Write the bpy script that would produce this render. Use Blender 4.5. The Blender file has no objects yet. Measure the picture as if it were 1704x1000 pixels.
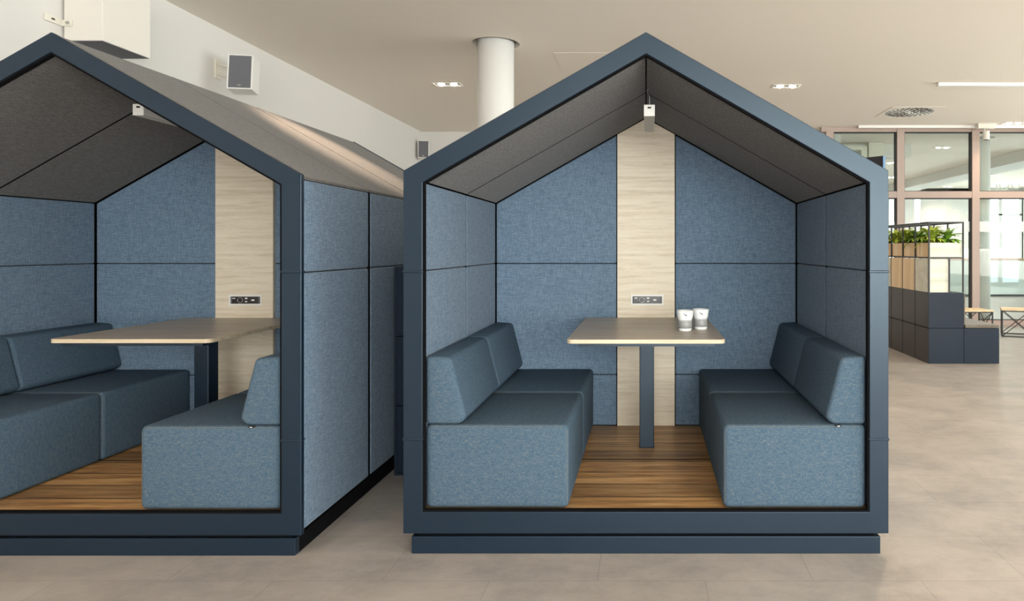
import bpy, bmesh, math, random
from mathutils import Vector, Matrix
random.seed(7)
S = bpy.context.scene
COL = S.collection
PI = math.pi

# ------------------------------------------------------------------ camera
cd = bpy.data.cameras.new('camera'); cam = bpy.data.objects.new('camera', cd); COL.objects.link(cam)
cam.location = (0, 0, 1.42); cam.rotation_euler = (PI/2, 0, 0)
cd.sensor_width = 36; cd.lens = 36*1160/1704
cd.shift_x = -(1076-852)/1704; cd.shift_y = -(500-412)/1704
cd.clip_start = .05; cd.clip_end = 200
S.camera = cam
# ------------------------------------------------------------------ world, view, daylight
CEIL = 3.63
XL, XR, YF, YB, YG = -4.3, 9.5, -5.5, 13.3, 12.8
w = bpy.data.worlds.new('daylight'); S.world = w; w.use_nodes = True
bg = w.node_tree.nodes['Background']; bg.inputs[0].default_value = (.78, .89, 1, 1); bg.inputs[1].default_value = 2.8
vs = S.view_settings; vs.view_transform = 'Standard'; vs.look = 'None'; vs.gamma = 1; vs.use_curve_mapping = False
vs.exposure = 0.80
S.cycles.transparent_max_bounces = 32
def daylight(name, loc, rot, sx, sy, power, col):
    l = bpy.data.lights.new(name, 'AREA'); l.shape = 'RECTANGLE'; l.size = sx; l.size_y = sy; l.energy = power; l.color = col
    o = bpy.data.objects.new(name, l); COL.objects.link(o); o.location = loc; o.rotation_euler = rot
    return o
# daylight entering through the window bands behind the camera and on the right
daylight('daylight_front', (4.2, YF-.25, 1.9), (PI/2+.30, 0, 0), 10.2, 2.7, 760, (1, .93, .85))
daylight('daylight_right', (XR+.3, 3.5, 1.9), (PI/2+.35, 0, PI/2), 16.0, 2.7, 430, (1, .93, .84))
daylight('added_light_far_right', (14.6, 19.5, 1.9), (PI/2+.2, 0, PI/2), 13, 2.7, 330, (.98, .98, .95))  # added lamp, brightens the rooms beyond the glass
daylight('daylight_far', (9.0, 26.5, 1.9), (-PI/2-.2, 0, 0), 9.6, 2.7, 650, (.98, .98, .95))
def lamp_spot(name, loc, power, col=(1, .75, .52), size=2.2, blend=.9, aim=None):
    l = bpy.data.lights.new(name, 'SPOT'); l.energy = power; l.color = col; l.spot_size = size; l.spot_blend = blend; l.shadow_soft_size = .05
    o = bpy.data.objects.new(name, l); COL.objects.link(o); o.location = loc
    return o

# ------------------------------------------------------------------ helpers
def tag(o, label=None, cat=None, group=None, kind=None):
    if label: o['label'] = label
    if cat: o['category'] = cat
    if group: o['group'] = group
    if kind: o['kind'] = kind
    return o
def thing(name, loc, label, cat, group=None):
    o = bpy.data.objects.new(name, None); COL.objects.link(o); o.location = loc; o.empty_display_size = .1
    return tag(o, label, cat, group)
def link(name, bm, mat, parent=None, smooth=False):
    """mesh given in world coordinates; becomes a child of parent (unrotated Empty or mesh)"""
    bmesh.ops.recalc_face_normals(bm, faces=bm.faces)
    vs_ = bm.verts
    if parent is None:
        lo = Vector((min(v.co.x for v in vs_), min(v.co.y for v in vs_), min(v.co.z for v in vs_)))
        hi = Vector((max(v.co.x for v in vs_), max(v.co.y for v in vs_), max(v.co.z for v in vs_)))
        org = Vector(((lo.x+hi.x)/2, (lo.y+hi.y)/2, lo.z))
    else:
        org = wloc(parent)
    bmesh.ops.translate(bm, verts=bm.verts, vec=-org)
    me = bpy.data.meshes.new(name); bm.to_mesh(me); bm.free()
    for m in (mat if isinstance(mat, (list, tuple)) else [mat]): me.materials.append(m)
    if smooth:
        for p in me.polygons: p.use_smooth = True
    o = bpy.data.objects.new(name, me); COL.objects.link(o)
    if parent is None: o.location = org
    else: o.parent = parent
    return o
def wloc(o):
    v = Vector(o.location)
    while o.parent: o = o.parent; v = v + Vector(o.location)
    return v
def bevel(bm, r, seg=2, edges=None):
    if r > 0:
        bmesh.ops.bevel(bm, geom=list(edges if edges is not None else bm.edges), offset=r, segments=seg, profile=.5, affect='EDGES', clamp_overlap=True)
def merge(bm, other):
    me = bpy.data.meshes.new('tmp'); other.to_mesh(me); other.free(); bm.from_mesh(me); bpy.data.meshes.remove(me)
def box(x0, x1, y0, y1, z0, z1, r=0, seg=2, bm=None):
    b = bmesh.new()
    v = [b.verts.new((x, y, z)) for x in (x0, x1) for y in (y0, y1) for z in (z0, z1)]
    for f in ((0,1,3,2), (4,6,7,5), (0,4,5,1), (2,3,7,6), (0,2,6,4), (1,5,7,3)): b.faces.new([v[i] for i in f])
    bmesh.ops.recalc_face_normals(b, faces=b.faces)
    bevel(b, r, seg)
    if bm is None: return b
    merge(bm, b); return bm
def prism(pts, y0, y1, r=0, seg=2, bm=None):
    """polygon in XZ pushed along Y"""
    b = bmesh.new()
    a = [b.verts.new((x, y0, z)) for x, z in pts]; c = [b.verts.new((x, y1, z)) for x, z in pts]
    b.faces.new(a); b.faces.new(c[::-1]); n = len(pts)
    for i in range(n): b.faces.new([a[i], a[(i+1) % n], c[(i+1) % n], c[i]])
    bmesh.ops.recalc_face_normals(b, faces=b.faces)
    bevel(b, r, seg)
    if bm is None: return b
    merge(bm, b); return bm
def prism_z(pts, z0, z1, r=0, seg=2, bm=None):
    b = bmesh.new()
    a = [b.verts.new((x, y, z0)) for x, y in pts]; c = [b.verts.new((x, y, z1)) for x, y in pts]
    b.faces.new(a[::-1]); b.faces.new(c); n = len(pts)
    for i in range(n): b.faces.new([a[i], a[(i+1) % n], c[(i+1) % n], c[i]])
    bmesh.ops.recalc_face_normals(b, faces=b.faces)
    bevel(b, r, seg)
    if bm is None: return b
    merge(bm, b); return bm
def ring_prism(outer, inner, y0, y1, r=0, bm=None):
    """frame between two polygons with as many corners, in XZ, pushed along Y"""
    b = bmesh.new(); n = len(outer)
    L = [[b.verts.new((x, y, z)) for x, z in P] for P in (outer, inner) for y in (y0, y1)]
    of, ob, nf, nb = L
    for i in range(n):
        j = (i+1) % n
        b.faces.new([of[i], of[j], nf[j], nf[i]]); b.faces.new([ob[i], nb[i], nb[j], ob[j]])
        b.faces.new([of[i], ob[i], ob[j], of[j]]); b.faces.new([nf[i], nf[j], nb[j], nb[i]])
    bmesh.ops.recalc_face_normals(b, faces=b.faces)
    if r > 0:
        bevel(b, r, 2, [e for e in b.edges if len(e.link_faces) == 2 and e.calc_face_angle(0) > .9])
    if bm is None: return b
    merge(bm, b); return bm
def bar(p, q, rad, bm=None, n=8, square=False):
    p = Vector(p); q = Vector(q); d = (q-p); L = d.length; d.normalize()
    up = Vector((0, 0, 1)) if abs(d.z) < .95 else Vector((0, 1, 0))
    a = d.cross(up).normalized(); c = a.cross(d)
    if square: n = 4
    b = bm or bmesh.new(); k = rad*(math.sqrt(2) if square else 1); off = PI/4 if square else 0
    r0 = [b.verts.new(p + a*math.cos(off+2*PI*i/n)*k + c*math.sin(off+2*PI*i/n)*k) for i in range(n)]
    r1 = [b.verts.new(q + a*math.cos(off+2*PI*i/n)*k + c*math.sin(off+2*PI*i/n)*k) for i in range(n)]
    for i in range(n): b.faces.new([r0[i], r0[(i+1) % n], r1[(i+1) % n], r1[i]])
    b.faces.new(r0[::-1]); b.faces.new(r1)
    return b
def lathe(cx, cy, prof, n=40, bm=None, closed=False):
    b = bm or bmesh.new(); rings = []
    for r, z in prof:
        rings.append([b.verts.new((cx+r*math.cos(2*PI*i/n), cy+r*math.sin(2*PI*i/n), z)) for i in range(n)])
    m = len(rings)
    for k in range(m if closed else m-1):
        A, B = rings[k], rings[(k+1) % m]
        for i in range(n): b.faces.new([A[i], A[(i+1) % n], B[(i+1) % n], B[i]])
    if not closed:
        b.faces.new(rings[0][::-1]); b.faces.new(rings[-1])
    return b
def torus(c, R, r, axis='y', n=40, m=8):
    b = bmesh.new(); V = []
    for i in range(n):
        t = 2*PI*i/n; row = []
        for j in range(m):
            u = 2*PI*j/m; rr = R + r*math.cos(u); h = r*math.sin(u)
            p = (rr*math.cos(t), h, rr*math.sin(t)) if axis == 'y' else (rr*math.cos(t), rr*math.sin(t), h)
            row.append(b.verts.new((c[0]+p[0], c[1]+p[1], c[2]+p[2])))
        V.append(row)
    for i in range(n):
        for j in range(m): b.faces.new([V[i][j], V[(i+1) % n][j], V[(i+1) % n][(j+1) % m], V[i][(j+1) % m]])
    return b

# ------------------------------------------------------------------ materials
def new_mat(name):
    m = bpy.data.materials.new(name); m.use_nodes = True; nt = m.node_tree
    return m, nt, nt.nodes['Principled BSDF']
def N(nt, t, **kw):
    n = nt.nodes.new(t)
    for k, v in kw.items(): setattr(n, k, v)
    return n
def plain(name, col, rough=.5, metal=0, bump=0, bscale=200, spec=.5, var=0):
    m, nt, p = new_mat(name)
    p.inputs['Base Color'].default_value = (*col, 1); p.inputs['Roughness'].default_value = rough; p.inputs['Metallic'].default_value = metal
    p.inputs['Specular IOR Level'].default_value = spec
    if name.startswith('blue_grey'): p.inputs['Specular Tint'].default_value = (.70, .85, 1, 1)
    tc = N(nt, 'ShaderNodeTexCoord')
    if bump:
        nz = N(nt, 'ShaderNodeTexNoise'); nz.inputs['Scale'].default_value = bscale; nz.inputs['Detail'].default_value = 3
        nt.links.new(tc.outputs['Object'], nz.inputs['Vector'])
        b = N(nt, 'ShaderNodeBump'); b.inputs['Strength'].default_value = bump; b.inputs['Distance'].default_value = .004
        nt.links.new(nz.outputs['Fac'], b.inputs['Height']); nt.links.new(b.outputs[0], p.inputs['Normal'])
    if var:
        n2 = N(nt, 'ShaderNodeTexNoise'); n2.inputs['Scale'].default_value = 3; n2.inputs['Detail'].default_value = 6
        nt.links.new(tc.outputs['Object'], n2.inputs['Vector'])
        r = N(nt, 'ShaderNodeValToRGB'); r.color_ramp.elements[0].position = .3; r.color_ramp.elements[1].position = .7
        r.color_ramp.elements[0].color = (*[c*(1-var) for c in col], 1); r.color_ramp.elements[1].color = (*[min(1, c*(1+var)) for c in col], 1)
        nt.links.new(n2.outputs['Fac'], r.inputs['Fac']); nt.links.new(r.outputs[0], p.inputs['Base Color'])
    return m
def emit(name, col, s):
    m, nt, p = new_mat(name)
    p.inputs['Base Color'].default_value = (*col, 1); p.inputs['Emission Color'].default_value = (*col, 1); p.inputs['Emission Strength'].default_value = s
    return m
def fabric(name, dark, mid, light, freq=170, sheen=.3, bump=.5, stretch=.10):
    """cross-woven melange cloth: threads run along each axis"""
    m, nt, p = new_mat(name)
    tc = N(nt, 'ShaderNodeTexCoord'); outs = []
    for ax in range(3):
        mp = N(nt, 'ShaderNodeMapping'); sc = [freq]*3; sc[ax] = freq*stretch
        mp.inputs['Scale'].default_value = sc; mp.inputs['Location'].default_value = (ax*3.7, ax*1.3, ax*5.1)
        nt.links.new(tc.outputs['Object'], mp.inputs['Vector'])
        nz = N(nt, 'ShaderNodeTexNoise'); nz.inputs['Scale'].default_value = 1; nz.inputs['Detail'].default_value = 2; nz.inputs['Roughness'].default_value = .7
        nt.links.new(mp.outputs[0], nz.inputs['Vector']); outs.append(nz.outputs['Fac'])
    a = N(nt, 'ShaderNodeMath', operation='ADD'); nt.links.new(outs[0], a.inputs[0]); nt.links.new(outs[1], a.inputs[1])
    b = N(nt, 'ShaderNodeMath', operation='ADD'); nt.links.new(a.outputs[0], b.inputs[0]); nt.links.new(outs[2], b.inputs[1])
    d = N(nt, 'ShaderNodeMath', operation='DIVIDE'); nt.links.new(b.outputs[0], d.inputs[0]); d.inputs[1].default_value = 3
    r = N(nt, 'ShaderNodeValToRGB'); e = r.color_ramp.elements
    e[0].position = .40; e[0].color = (*dark, 1); e[1].position = .61; e[1].color = (*light, 1)
    k = e.new(.5); k.color = (*mid, 1)
    nt.links.new(d.outputs[0], r.inputs['Fac']); nt.links.new(r.outputs[0], p.inputs['Base Color'])
    p.inputs['Roughness'].default_value = .95; p.inputs['Specular IOR Level'].default_value = .15
    p.inputs['Sheen Weight'].default_value = sheen; p.inputs['Sheen Roughness'].default_value = .5
    bp = N(nt, 'ShaderNodeBump'); bp.inputs['Strength'].default_value = bump; bp.inputs['Distance'].default_value = .002
    nt.links.new(d.outputs[0], bp.inputs['Height']); nt.links.new(bp.outputs[0], p.inputs['Normal'])
    return m
def wood(name, c1, c2, c3, along='x', scale=1.0, rough=.5, plank=None, seam=(.05, .025, .01)):
    m, nt, p = new_mat(name)
    tc = N(nt, 'ShaderNodeTexCoord'); mp = N(nt, 'ShaderNodeMapping')
    sc = {'x': (.9, 14, 14), 'y': (14, .9, 14), 'z': (14, 14, .9)}[along]
    mp.inputs['Scale'].default_value = [q*scale for q in sc]
    vec = tc.outputs['Object']
    if plank:
        sp = N(nt, 'ShaderNodeSeparateXYZ'); nt.links.new(vec, sp.inputs[0])
        dv = N(nt, 'ShaderNodeMath', operation='DIVIDE'); nt.links.new(sp.outputs['Y'], dv.inputs[0]); dv.inputs[1].default_value = plank
        fl = N(nt, 'ShaderNodeMath', operation='FLOOR'); nt.links.new(dv.outputs[0], fl.inputs[0])
        cb = N(nt, 'ShaderNodeCombineXYZ'); ml = N(nt, 'ShaderNodeMath', operation='MULTIPLY'); nt.links.new(fl.outputs[0], ml.inputs[0]); ml.inputs[1].default_value = 3.37
        nt.links.new(ml.outputs[0], cb.inputs['X']); nt.links.new(ml.outputs[0], cb.inputs['Z'])
        ad = N(nt, 'ShaderNodeVectorMath', operation='ADD'); nt.links.new(vec, ad.inputs[0]); nt.links.new(cb.outputs[0], ad.inputs[1]); vec = ad.outputs[0]
    nt.links.new(vec, mp.inputs['Vector'])
    n1 = N(nt, 'ShaderNodeTexNoise'); n1.inputs['Scale'].default_value = 1.2; n1.inputs['Detail'].default_value = 5; n1.inputs['Distortion'].default_value = .6
    nt.links.new(mp.outputs[0], n1.inputs['Vector'])
    n2 = N(nt, 'ShaderNodeTexNoise'); n2.inputs['Scale'].default_value = 9; n2.inputs['Detail'].default_value = 3
    nt.links.new(mp.outputs[0], n2.inputs['Vector'])
    mx = N(nt, 'ShaderNodeMath', operation='MULTIPLY_ADD'); nt.links.new(n2.outputs['Fac'], mx.inputs[0]); mx.inputs[1].default_value = .35; 
    m2 = N(nt, 'ShaderNodeMath', operation='MULTIPLY'); nt.links.new(n1.outputs['Fac'], m2.inputs[0]); m2.inputs[1].default_value = .65
    nt.links.new(m2.outputs[0], mx.inputs[2])
    r = N(nt, 'ShaderNodeValToRGB'); e = r.color_ramp.elements
    e[0].position = .36; e[0].color = (*c1, 1); e[1].position = .63; e[1].color = (*c3, 1); k = e.new(.5); k.color = (*c2, 1)
    nt.links.new(mx.outputs[0], r.inputs['Fac']); col = r.outputs[0]
    if plank:
        wn = N(nt, 'ShaderNodeTexWhiteNoise', noise_dimensions='1D'); nt.links.new(fl.outputs[0], wn.inputs['W'])
        hs = N(nt, 'ShaderNodeHueSaturation'); mr = N(nt, 'ShaderNodeMapRange'); nt.links.new(wn.outputs['Value'], mr.inputs[0]); mr.inputs[3].default_value = .62; mr.inputs[4].default_value = 1.25
        nt.links.new(mr.outputs[0], hs.inputs['Value']); nt.links.new(col, hs.inputs['Color']); col = hs.outputs[0]
        fr = N(nt, 'ShaderNodeMath', operation='FRACT'); nt.links.new(dv.outputs[0], fr.inputs[0])
        lt = N(nt, 'ShaderNodeMath', operation='LESS_THAN'); nt.links.new(fr.outputs[0], lt.inputs[0]); lt.inputs[1].default_value = .045
        mc = N(nt, 'ShaderNodeMix', data_type='RGBA'); nt.links.new(lt.outputs[0], mc.inputs['Factor']); nt.links.new(col, mc.inputs['A']); mc.inputs['B'].default_value = (*seam, 1)
        col = mc.outputs['Result']
    nt.links.new(col, p.inputs['Base Color']); p.inputs['Roughness'].default_value = rough
    bp = N(nt, 'ShaderNodeBump'); bp.inputs['Strength'].default_value = .15; bp.inputs['Distance'].default_value = .001
    nt.links.new(mx.outputs[0], bp.inputs['Height']); nt.links.new(bp.outputs[0], p.inputs['Normal'])
    return m
def glass(name, tint=(.93, .97, .95), refl=.06):
    m = bpy.data.materials.new(name); m.use_nodes = True; nt = m.node_tree; nt.nodes.clear()
    o = N(nt, 'ShaderNodeOutputMaterial'); mx = N(nt, 'ShaderNodeMixShader'); t = N(nt, 'ShaderNodeBsdfTransparent'); g = N(nt, 'ShaderNodeBsdfGlossy')
    t.inputs[0].default_value = (*tint, 1); g.inputs['Roughness'].default_value = .02
    f = N(nt, 'ShaderNodeFresnel'); f.inputs[0].default_value = 1.45
    nt.links.new(f.outputs[0], mx.inputs[0]); nt.links.new(t.outputs[0], mx.inputs[1]); nt.links.new(g.outputs[0], mx.inputs[2]); nt.links.new(mx.outputs[0], o.inputs[0])
    return m
def frosted(name, col, fac):
    m = bpy.data.materials.new(name); m.use_nodes = True; nt = m.node_tree; nt.nodes.clear()
    o = N(nt, 'ShaderNodeOutputMaterial'); mx = N(nt, 'ShaderNodeMixShader'); t = N(nt, 'ShaderNodeBsdfTransparent'); g = N(nt, 'ShaderNodeBsdfDiffuse')
    g.inputs[0].default_value = (*col, 1); mx.inputs[0].default_value = fac
    nt.links.new(t.outputs[0], mx.inputs[1]); nt.links.new(g.outputs[0], mx.inputs[2]); nt.links.new(mx.outputs[0], o.inputs[0])
    return m
def floor_mat():
    m, nt, p = new_mat('concrete_look_vinyl')
    tc = N(nt, 'ShaderNodeTexCoord')
    n1 = N(nt, 'ShaderNodeTexNoise'); n1.inputs['Scale'].default_value = 2.6; n1.inputs['Detail'].default_value = 12; n1.inputs['Roughness'].default_value = .74; n1.inputs['Distortion'].default_value = .2
    mp = N(nt, 'ShaderNodeMapping'); mp.inputs['Scale'].default_value = (1, 1.3, 1); nt.links.new(tc.outputs['Object'], mp.inputs[0]); nt.links.new(mp.outputs[0], n1.inputs['Vector'])
    r = N(nt, 'ShaderNodeValToRGB'); e = r.color_ramp.elements
    e[0].position = .3; e[0].color = (.275, .255, .24, 1); e[1].position = .72; e[1].color = (.47, .43, .395, 1); k = e.new(.5); k.color = (.375, .345, .322, 1)
    nt.links.new(n1.outputs['Fac'], r.inputs[0])
    bk = N(nt, 'ShaderNodeTexBrick'); bk.offset = .5; bk.inputs['Scale'].default_value = 1; bk.inputs['Mortar Size'].default_value = .0022; bk.inputs['Mortar Smooth'].default_value = .3
    bk.inputs['Brick Width'].default_value = .92; bk.inputs['Row Height'].default_value = .46
    bk.inputs['Color1'].default_value = (1, 1, 1, 1); bk.inputs['Color2'].default_value = (.93, .93, .94, 1); bk.inputs['Mortar'].default_value = (.72, .72, .72, 1)
    nt.links.new(tc.outputs['Object'], bk.inputs['Vector'])
    mc = N(nt, 'ShaderNodeMix', data_type='RGBA', blend_type='MULTIPLY'); mc.inputs['Factor'].default_value = 1
    nt.links.new(r.outputs[0], mc.inputs['A']); nt.links.new(bk.outputs['Color'], mc.inputs['B']); nt.links.new(mc.outputs['Result'], p.inputs['Base Color'])
    rr = N(nt, 'ShaderNodeMapRange'); nt.links.new(n1.outputs['Fac'], rr.inputs[0]); rr.inputs[3].default_value = .36; rr.inputs[4].default_value = .55
    nt.links.new(rr.outputs[0], p.inputs['Roughness'])
    bp = N(nt, 'ShaderNodeBump'); bp.inputs['Strength'].default_value = .12; bp.inputs['Distance'].default_value = .002; nt.links.new(n1.outputs['Fac'], bp.inputs['Height']); nt.links.new(bp.outputs[0], p.inputs['Normal'])
    return m

M = dict(
    frame=plain('blue_grey_satin_paint', (.0055, .014, .028), .34, spec=.55, bump=.02, bscale=60),
    core=plain('black_core_and_shade', (.004, .004, .005), .95, spec=.1),  # core black, also put where plinth sides and reveal lie in shade
    wallfab=fabric('blue_melange_panel_cloth', (.083, .128, .19), (.138, .200, .285), (.21, .285, .38), 260, .1),
    rooffab=fabric('grey_melange_panel_cloth', (.055, .051, .052), (.102, .095, .093), (.165, .155, .150), 230, .15),
    sofa=fabric('teal_melange_upholstery', (.030, .070, .125), (.064, .110, .162), (.150, .165, .175), 480, .0, .35, .12),
    piping=plain('tan_grey_seam_thread', (.14, .145, .14), .9),
    oakpanel=wood('pale_oak_laminate', (.64, .53, .41), (.74, .635, .51), (.79, .70, .575), 'x', 3.2, .55),
    tabletop=wood('greyed_oak_table_laminate', (.40, .32, .24), (.51, .42, .33), (.59, .50, .40), 'x', 2.6, .38),
    tableedge=wood('light_oak_edge_band', (.45, .36, .25), (.58, .48, .35), (.66, .56, .43), 'x', 1.5, .5),
    oakfloor=wood('warm_oak_plank', (.24, .12, .04), (.46, .25, .09), (.62, .38, .17), 'x', 1.1, .40, plank=.19),
    ply=wood('birch_plywood', (.72, .50, .29), (.82, .62, .39), (.88, .72, .50), 'z', .5, .6),
    plypale=wood('whitened_birch_plywood', (.58, .58, .47), (.70, .70, .60), (.78, .77, .68), 'x', .6, .6),
    floor=floor_mat(),
    ceil=plain('acoustic_plaster', (.87, .795, .71), .95, bump=.4, bscale=110),
    wall=plain('white_wall_paint', (.72, .695, .67), .85, bump=.05, bscale=120),
    white=plain('white_plastic', (.82, .80, .78), .45),
    warmwhite=plain('warm_white_casing', (.80, .75, .70), .5),
    offwhite=plain('cream_lacquer', (.76, .72, .64), .5),
    greycloth=plain('grey_speaker_cloth', (.15, .15, .17), .9, bump=.4, bscale=500),
    black=plain('black_metal', (.02, .02, .022), .45),
    blackgloss=plain('black_screen', (.01, .01, .012), .15),
    mull=plain('taupe_aluminium', (.42, .32, .28), .4),
    gasket=plain('dark_gasket', (.03, .03, .03), .7),
    locker=plain('anthracite_cabinet_paint', (.008, .016, .032), .42, spec=.25),
    lockerside=plain('umber_cabinet_door', (.045, .040, .040), .32, spec=.3),
    steel=plain('brushed_steel', (.5, .5, .5), .35, 1),
    porcelain=plain('white_porcelain', (.85, .87, .88), .18),
    leafA=plain('lime_striped_leaf', (.44, .56, .07), .45, var=.55),
    leafB=plain('deep_green_leaf', (.22, .40, .05), .4, var=.6),
    soil=plain('dark_soil', (.03, .02, .012), .95, bump=.8, bscale=60),
    railwood=wood('handrail_wood', (.30, .16, .08), (.42, .24, .13), (.5, .3, .18), 'x', 1, .5),
    cushion=fabric('taupe_cushion_cloth', (.10, .085, .07), (.17, .145, .12), (.24, .21, .18), 150, .2),
    glass=glass('clear_glass'), balglass=frosted('pale_green_balustrade_glass', (.60, .66, .62), .6),
    privacy=frosted('white_privacy_film', (.9, .93, .95), .50),
    diffuser=plain('opal_diffuser', (.55, .53, .48), .5),
    bulb=emit('warm_lamp_glow', (1, .86, .66), 30),
    hole=plain('dark_ceiling_void', (.05, .035, .03), .9),
    glow_edge=emit('blue_glowing_edge', (.05, .12, .22), .4),  # brightness of the monitor's edge strip put in as a faint glow
)
def cup_band():
    m, nt, p = new_mat('silver_band_with_wavy_lines')
    tc = N(nt, 'ShaderNodeTexCoord'); wv = N(nt, 'ShaderNodeTexWave'); wv.wave_type = 'RINGS'; wv.rings_direction = 'Y'
    mp = N(nt, 'ShaderNodeMapping'); mp.inputs['Location'].default_value = (-.004, 0, -.012); nt.links.new(tc.outputs['Object'], mp.inputs[0]); nt.links.new(mp.outputs[0], wv.inputs['Vector'])
    wv.inputs['Scale'].default_value = 75; wv.inputs['Distortion'].default_value = .8
    r = N(nt, 'ShaderNodeValToRGB'); r.color_ramp.elements[0].color = (.16, .16, .17, 1); r.color_ramp.elements[1].color = (.48, .49, .50, 1)
    nt.links.new(wv.outputs[0], r.inputs[0]); nt.links.new(r.outputs[0], p.inputs['Base Color']); p.inputs['Roughness'].default_value = .35
    return m
M['cupband'] = cup_band()

# ------------------------------------------------------------------ room shell
def struct(name, bm, mat, parent=None, smooth=False):
    o = link(name, bm, mat, parent, smooth)
    if parent is None: o['kind'] = 'structure'
    return o
struct('floor', box(XL-.2, 14.2, YF-.2, 28.2, -.12, 0), M['floor'])
# ceiling with round openings where the columns pass through
COLS = [(-1.635, 7.56), (6.78, 14.05)]
def ceiling():
    b = bmesh.new(); n = 40
    def plate(x0, x1, y0, y1, hole=None):
        if not hole:
            box(x0, x1, y0, y1, CEIL, CEIL+.14, bm=b); return
        cx, cy, R = hole
        inner = [(cx+R*math.cos(2*PI*i/n), cy+R*math.sin(2*PI*i/n)) for i in range(n)]
        outer = []
        for i in range(n):
            c, s = math.cos(2*PI*i/n), math.sin(2*PI*i/n)
            t = min(((x1-cx) if c > 0 else (x0-cx))/c if abs(c) > 1e-6 else 1e9, ((y1-cy) if s > 0 else (y0-cy))/s if abs(s) > 1e-6 else 1e9)
            outer.append((cx+c*t, cy+s*t))
        lo = [b.verts.new((x, y, CEIL)) for x, y in inner]; hi = [b.verts.new((x, y, CEIL+.14)) for x, y in inner]; ou = [b.verts.new((x, y, CEIL)) for x, y in outer]
        for i in range(n):
            j = (i+1) % n
            b.faces.new([ou[i], ou[j], lo[j], lo[i]]); b.faces.new([lo[i], lo[j], hi[j], hi[i]])
    for (cx, cy), R in zip(COLS, (.255, .22)):
        plate(cx-1, cx+1, cy-1, cy+1, (cx, cy, R))
    (ax, ay), (bx_, by_) = COLS
    X0, X1, Y0, Y1 = XL-.2, 14.2, YF-.2, 28.2
    plate(X0, X1, Y0, ay-1); plate(X0, ax-1, ay-1, ay+1); plate(ax+1, X1, ay-1, ay+1)
    plate(X0, X1, ay+1, by_-1); plate(X0, bx_-1, by_-1, by_+1); plate(bx_+1, X1, by_-1, by_+1); plate(X0, X1, by_+1, Y1)
    return b
c_ = struct('ceiling', ceiling(), M['ceil'])
struct('trim_1', box(-3, 8.2, 5.9, 15.5, CEIL+.35, CEIL+.4), M['hole'])       # dark void above the openings
struct('wall_left', box(XL-.2, XL, YF-.2, YB+.2, 0, CEIL), M['wall'])
struct('wall_back', box(XL, 3.6, YB, YB+.2, 0, CEIL), M['wall'])
# front wall behind the camera and right wall: piers, sill and head round large window bands
fw = bmesh.new(); box(XL, XR, YF-.2, YF, 0, .35, bm=fw); box(XL, XR, YF-.2, YF, 3.3, CEIL, bm=fw)
box(XL, -.9, YF-.2, YF, .35, 3.3, bm=fw)  # unseen solid part, shaped to keep daylight off the left booth
for x in (1.9, 5.6, XR-.25): box(x, x+.2, YF-.2, YF, .35, 3.3, bm=fw)
struct('wall_front', fw, M['wall'])
rw = bmesh.new(); box(XR, XR+.2, YF-.2, YG, 0, .35, bm=rw); box(XR, XR+.2, YF-.2, YG, 3.3, CEIL, bm=rw)
for y in (YF-.2, -1.2, 3.3, 7.8, YG-.3): box(XR, XR+.2, y, y+.3, .35, 3.3, bm=rw)
struct('wall_right', rw, M['wall'])
struct('window_1', box(XL, XR, YF-.11, YF-.09, .35, 3.3), M['glass'])
struct('window_2', box(XR+.09, XR+.11, YF-.2, YG, .35, 3.3), M['glass'])

# columns with their dark ceiling openings
def column(i, r, label, loose):
    cx, cy = COLS[i]
    o = link('column', lathe(cx, cy, [(r, 0), (r, CEIL+.34)], 48), M['white'], smooth=False)
    for p in o.data.polygons:
        if abs(p.normal.z) < .5: p.use_smooth = True
    tag(o, label, 'column')
    return o
column(0, .195, 'round white column rising behind the right house booth', 0)
column(1, .135, 'slim round white column behind the glass partition', 0)

# ------------------------------------------------------------------ glass partition at the back right
GX = [(1380-1076), (1497.5-1076), (1622-1076), (1745-1076), (1868-1076)]
GX = [g*YG/1160 for g in GX]
MW = .135
b = bmesh.new()
box(3.2, XR, YG-.04, YG+.06, CEIL-.09, CEIL-.002, bm=b)                       # head
box(3.2, XR, YG-.04, YG+.06, .0, .09, bm=b)                               # base
for gx in GX: box(gx-MW/2, gx+MW/2, YG-.05, YG+.07, .0, CEIL-.04, bm=b)
box(3.2, XR, YG-.045, YG+.065, 2.33, 2.45, bm=b)
win = struct('window_3', b, M['mull'])
b = bmesh.new()
for i, gx in enumerate(GX[:-1]):
    for z0, z1 in ((.09, 2.33), (2.45, CEIL-.09)):
        x0, x1 = gx+MW/2, GX[i+1]-MW/2
        for a in ((x0, x0+.015, z0, z1), (x1-.03, x1, z0, z1), (x0, x1, z0, z0+.012), (x0, x1, z1-.02, z1)):
            box(a[0], a[1], YG-.02, YG+.04, a[2], a[3], bm=b)
struct('gasket', b, M['gasket'], win)
b = bmesh.new()
for i, gx in enumerate(GX[:-1]):
    for z0, z1 in ((.09, 2.33), (2.45, CEIL-.09)): box(gx+MW/2, GX[i+1]-MW/2, YG, YG+.012, z0, z1, bm=b)
struct('window_pane', b, M['glass'], win)
b = bmesh.new()
for i, gx in enumerate(GX[:-1]): box(gx+MW/2, GX[i+1]-MW/2, YG-.006, YG-.002, 1.71, 1.90, bm=b)
struct('privacy_strip', b, M['privacy'], win)

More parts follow.
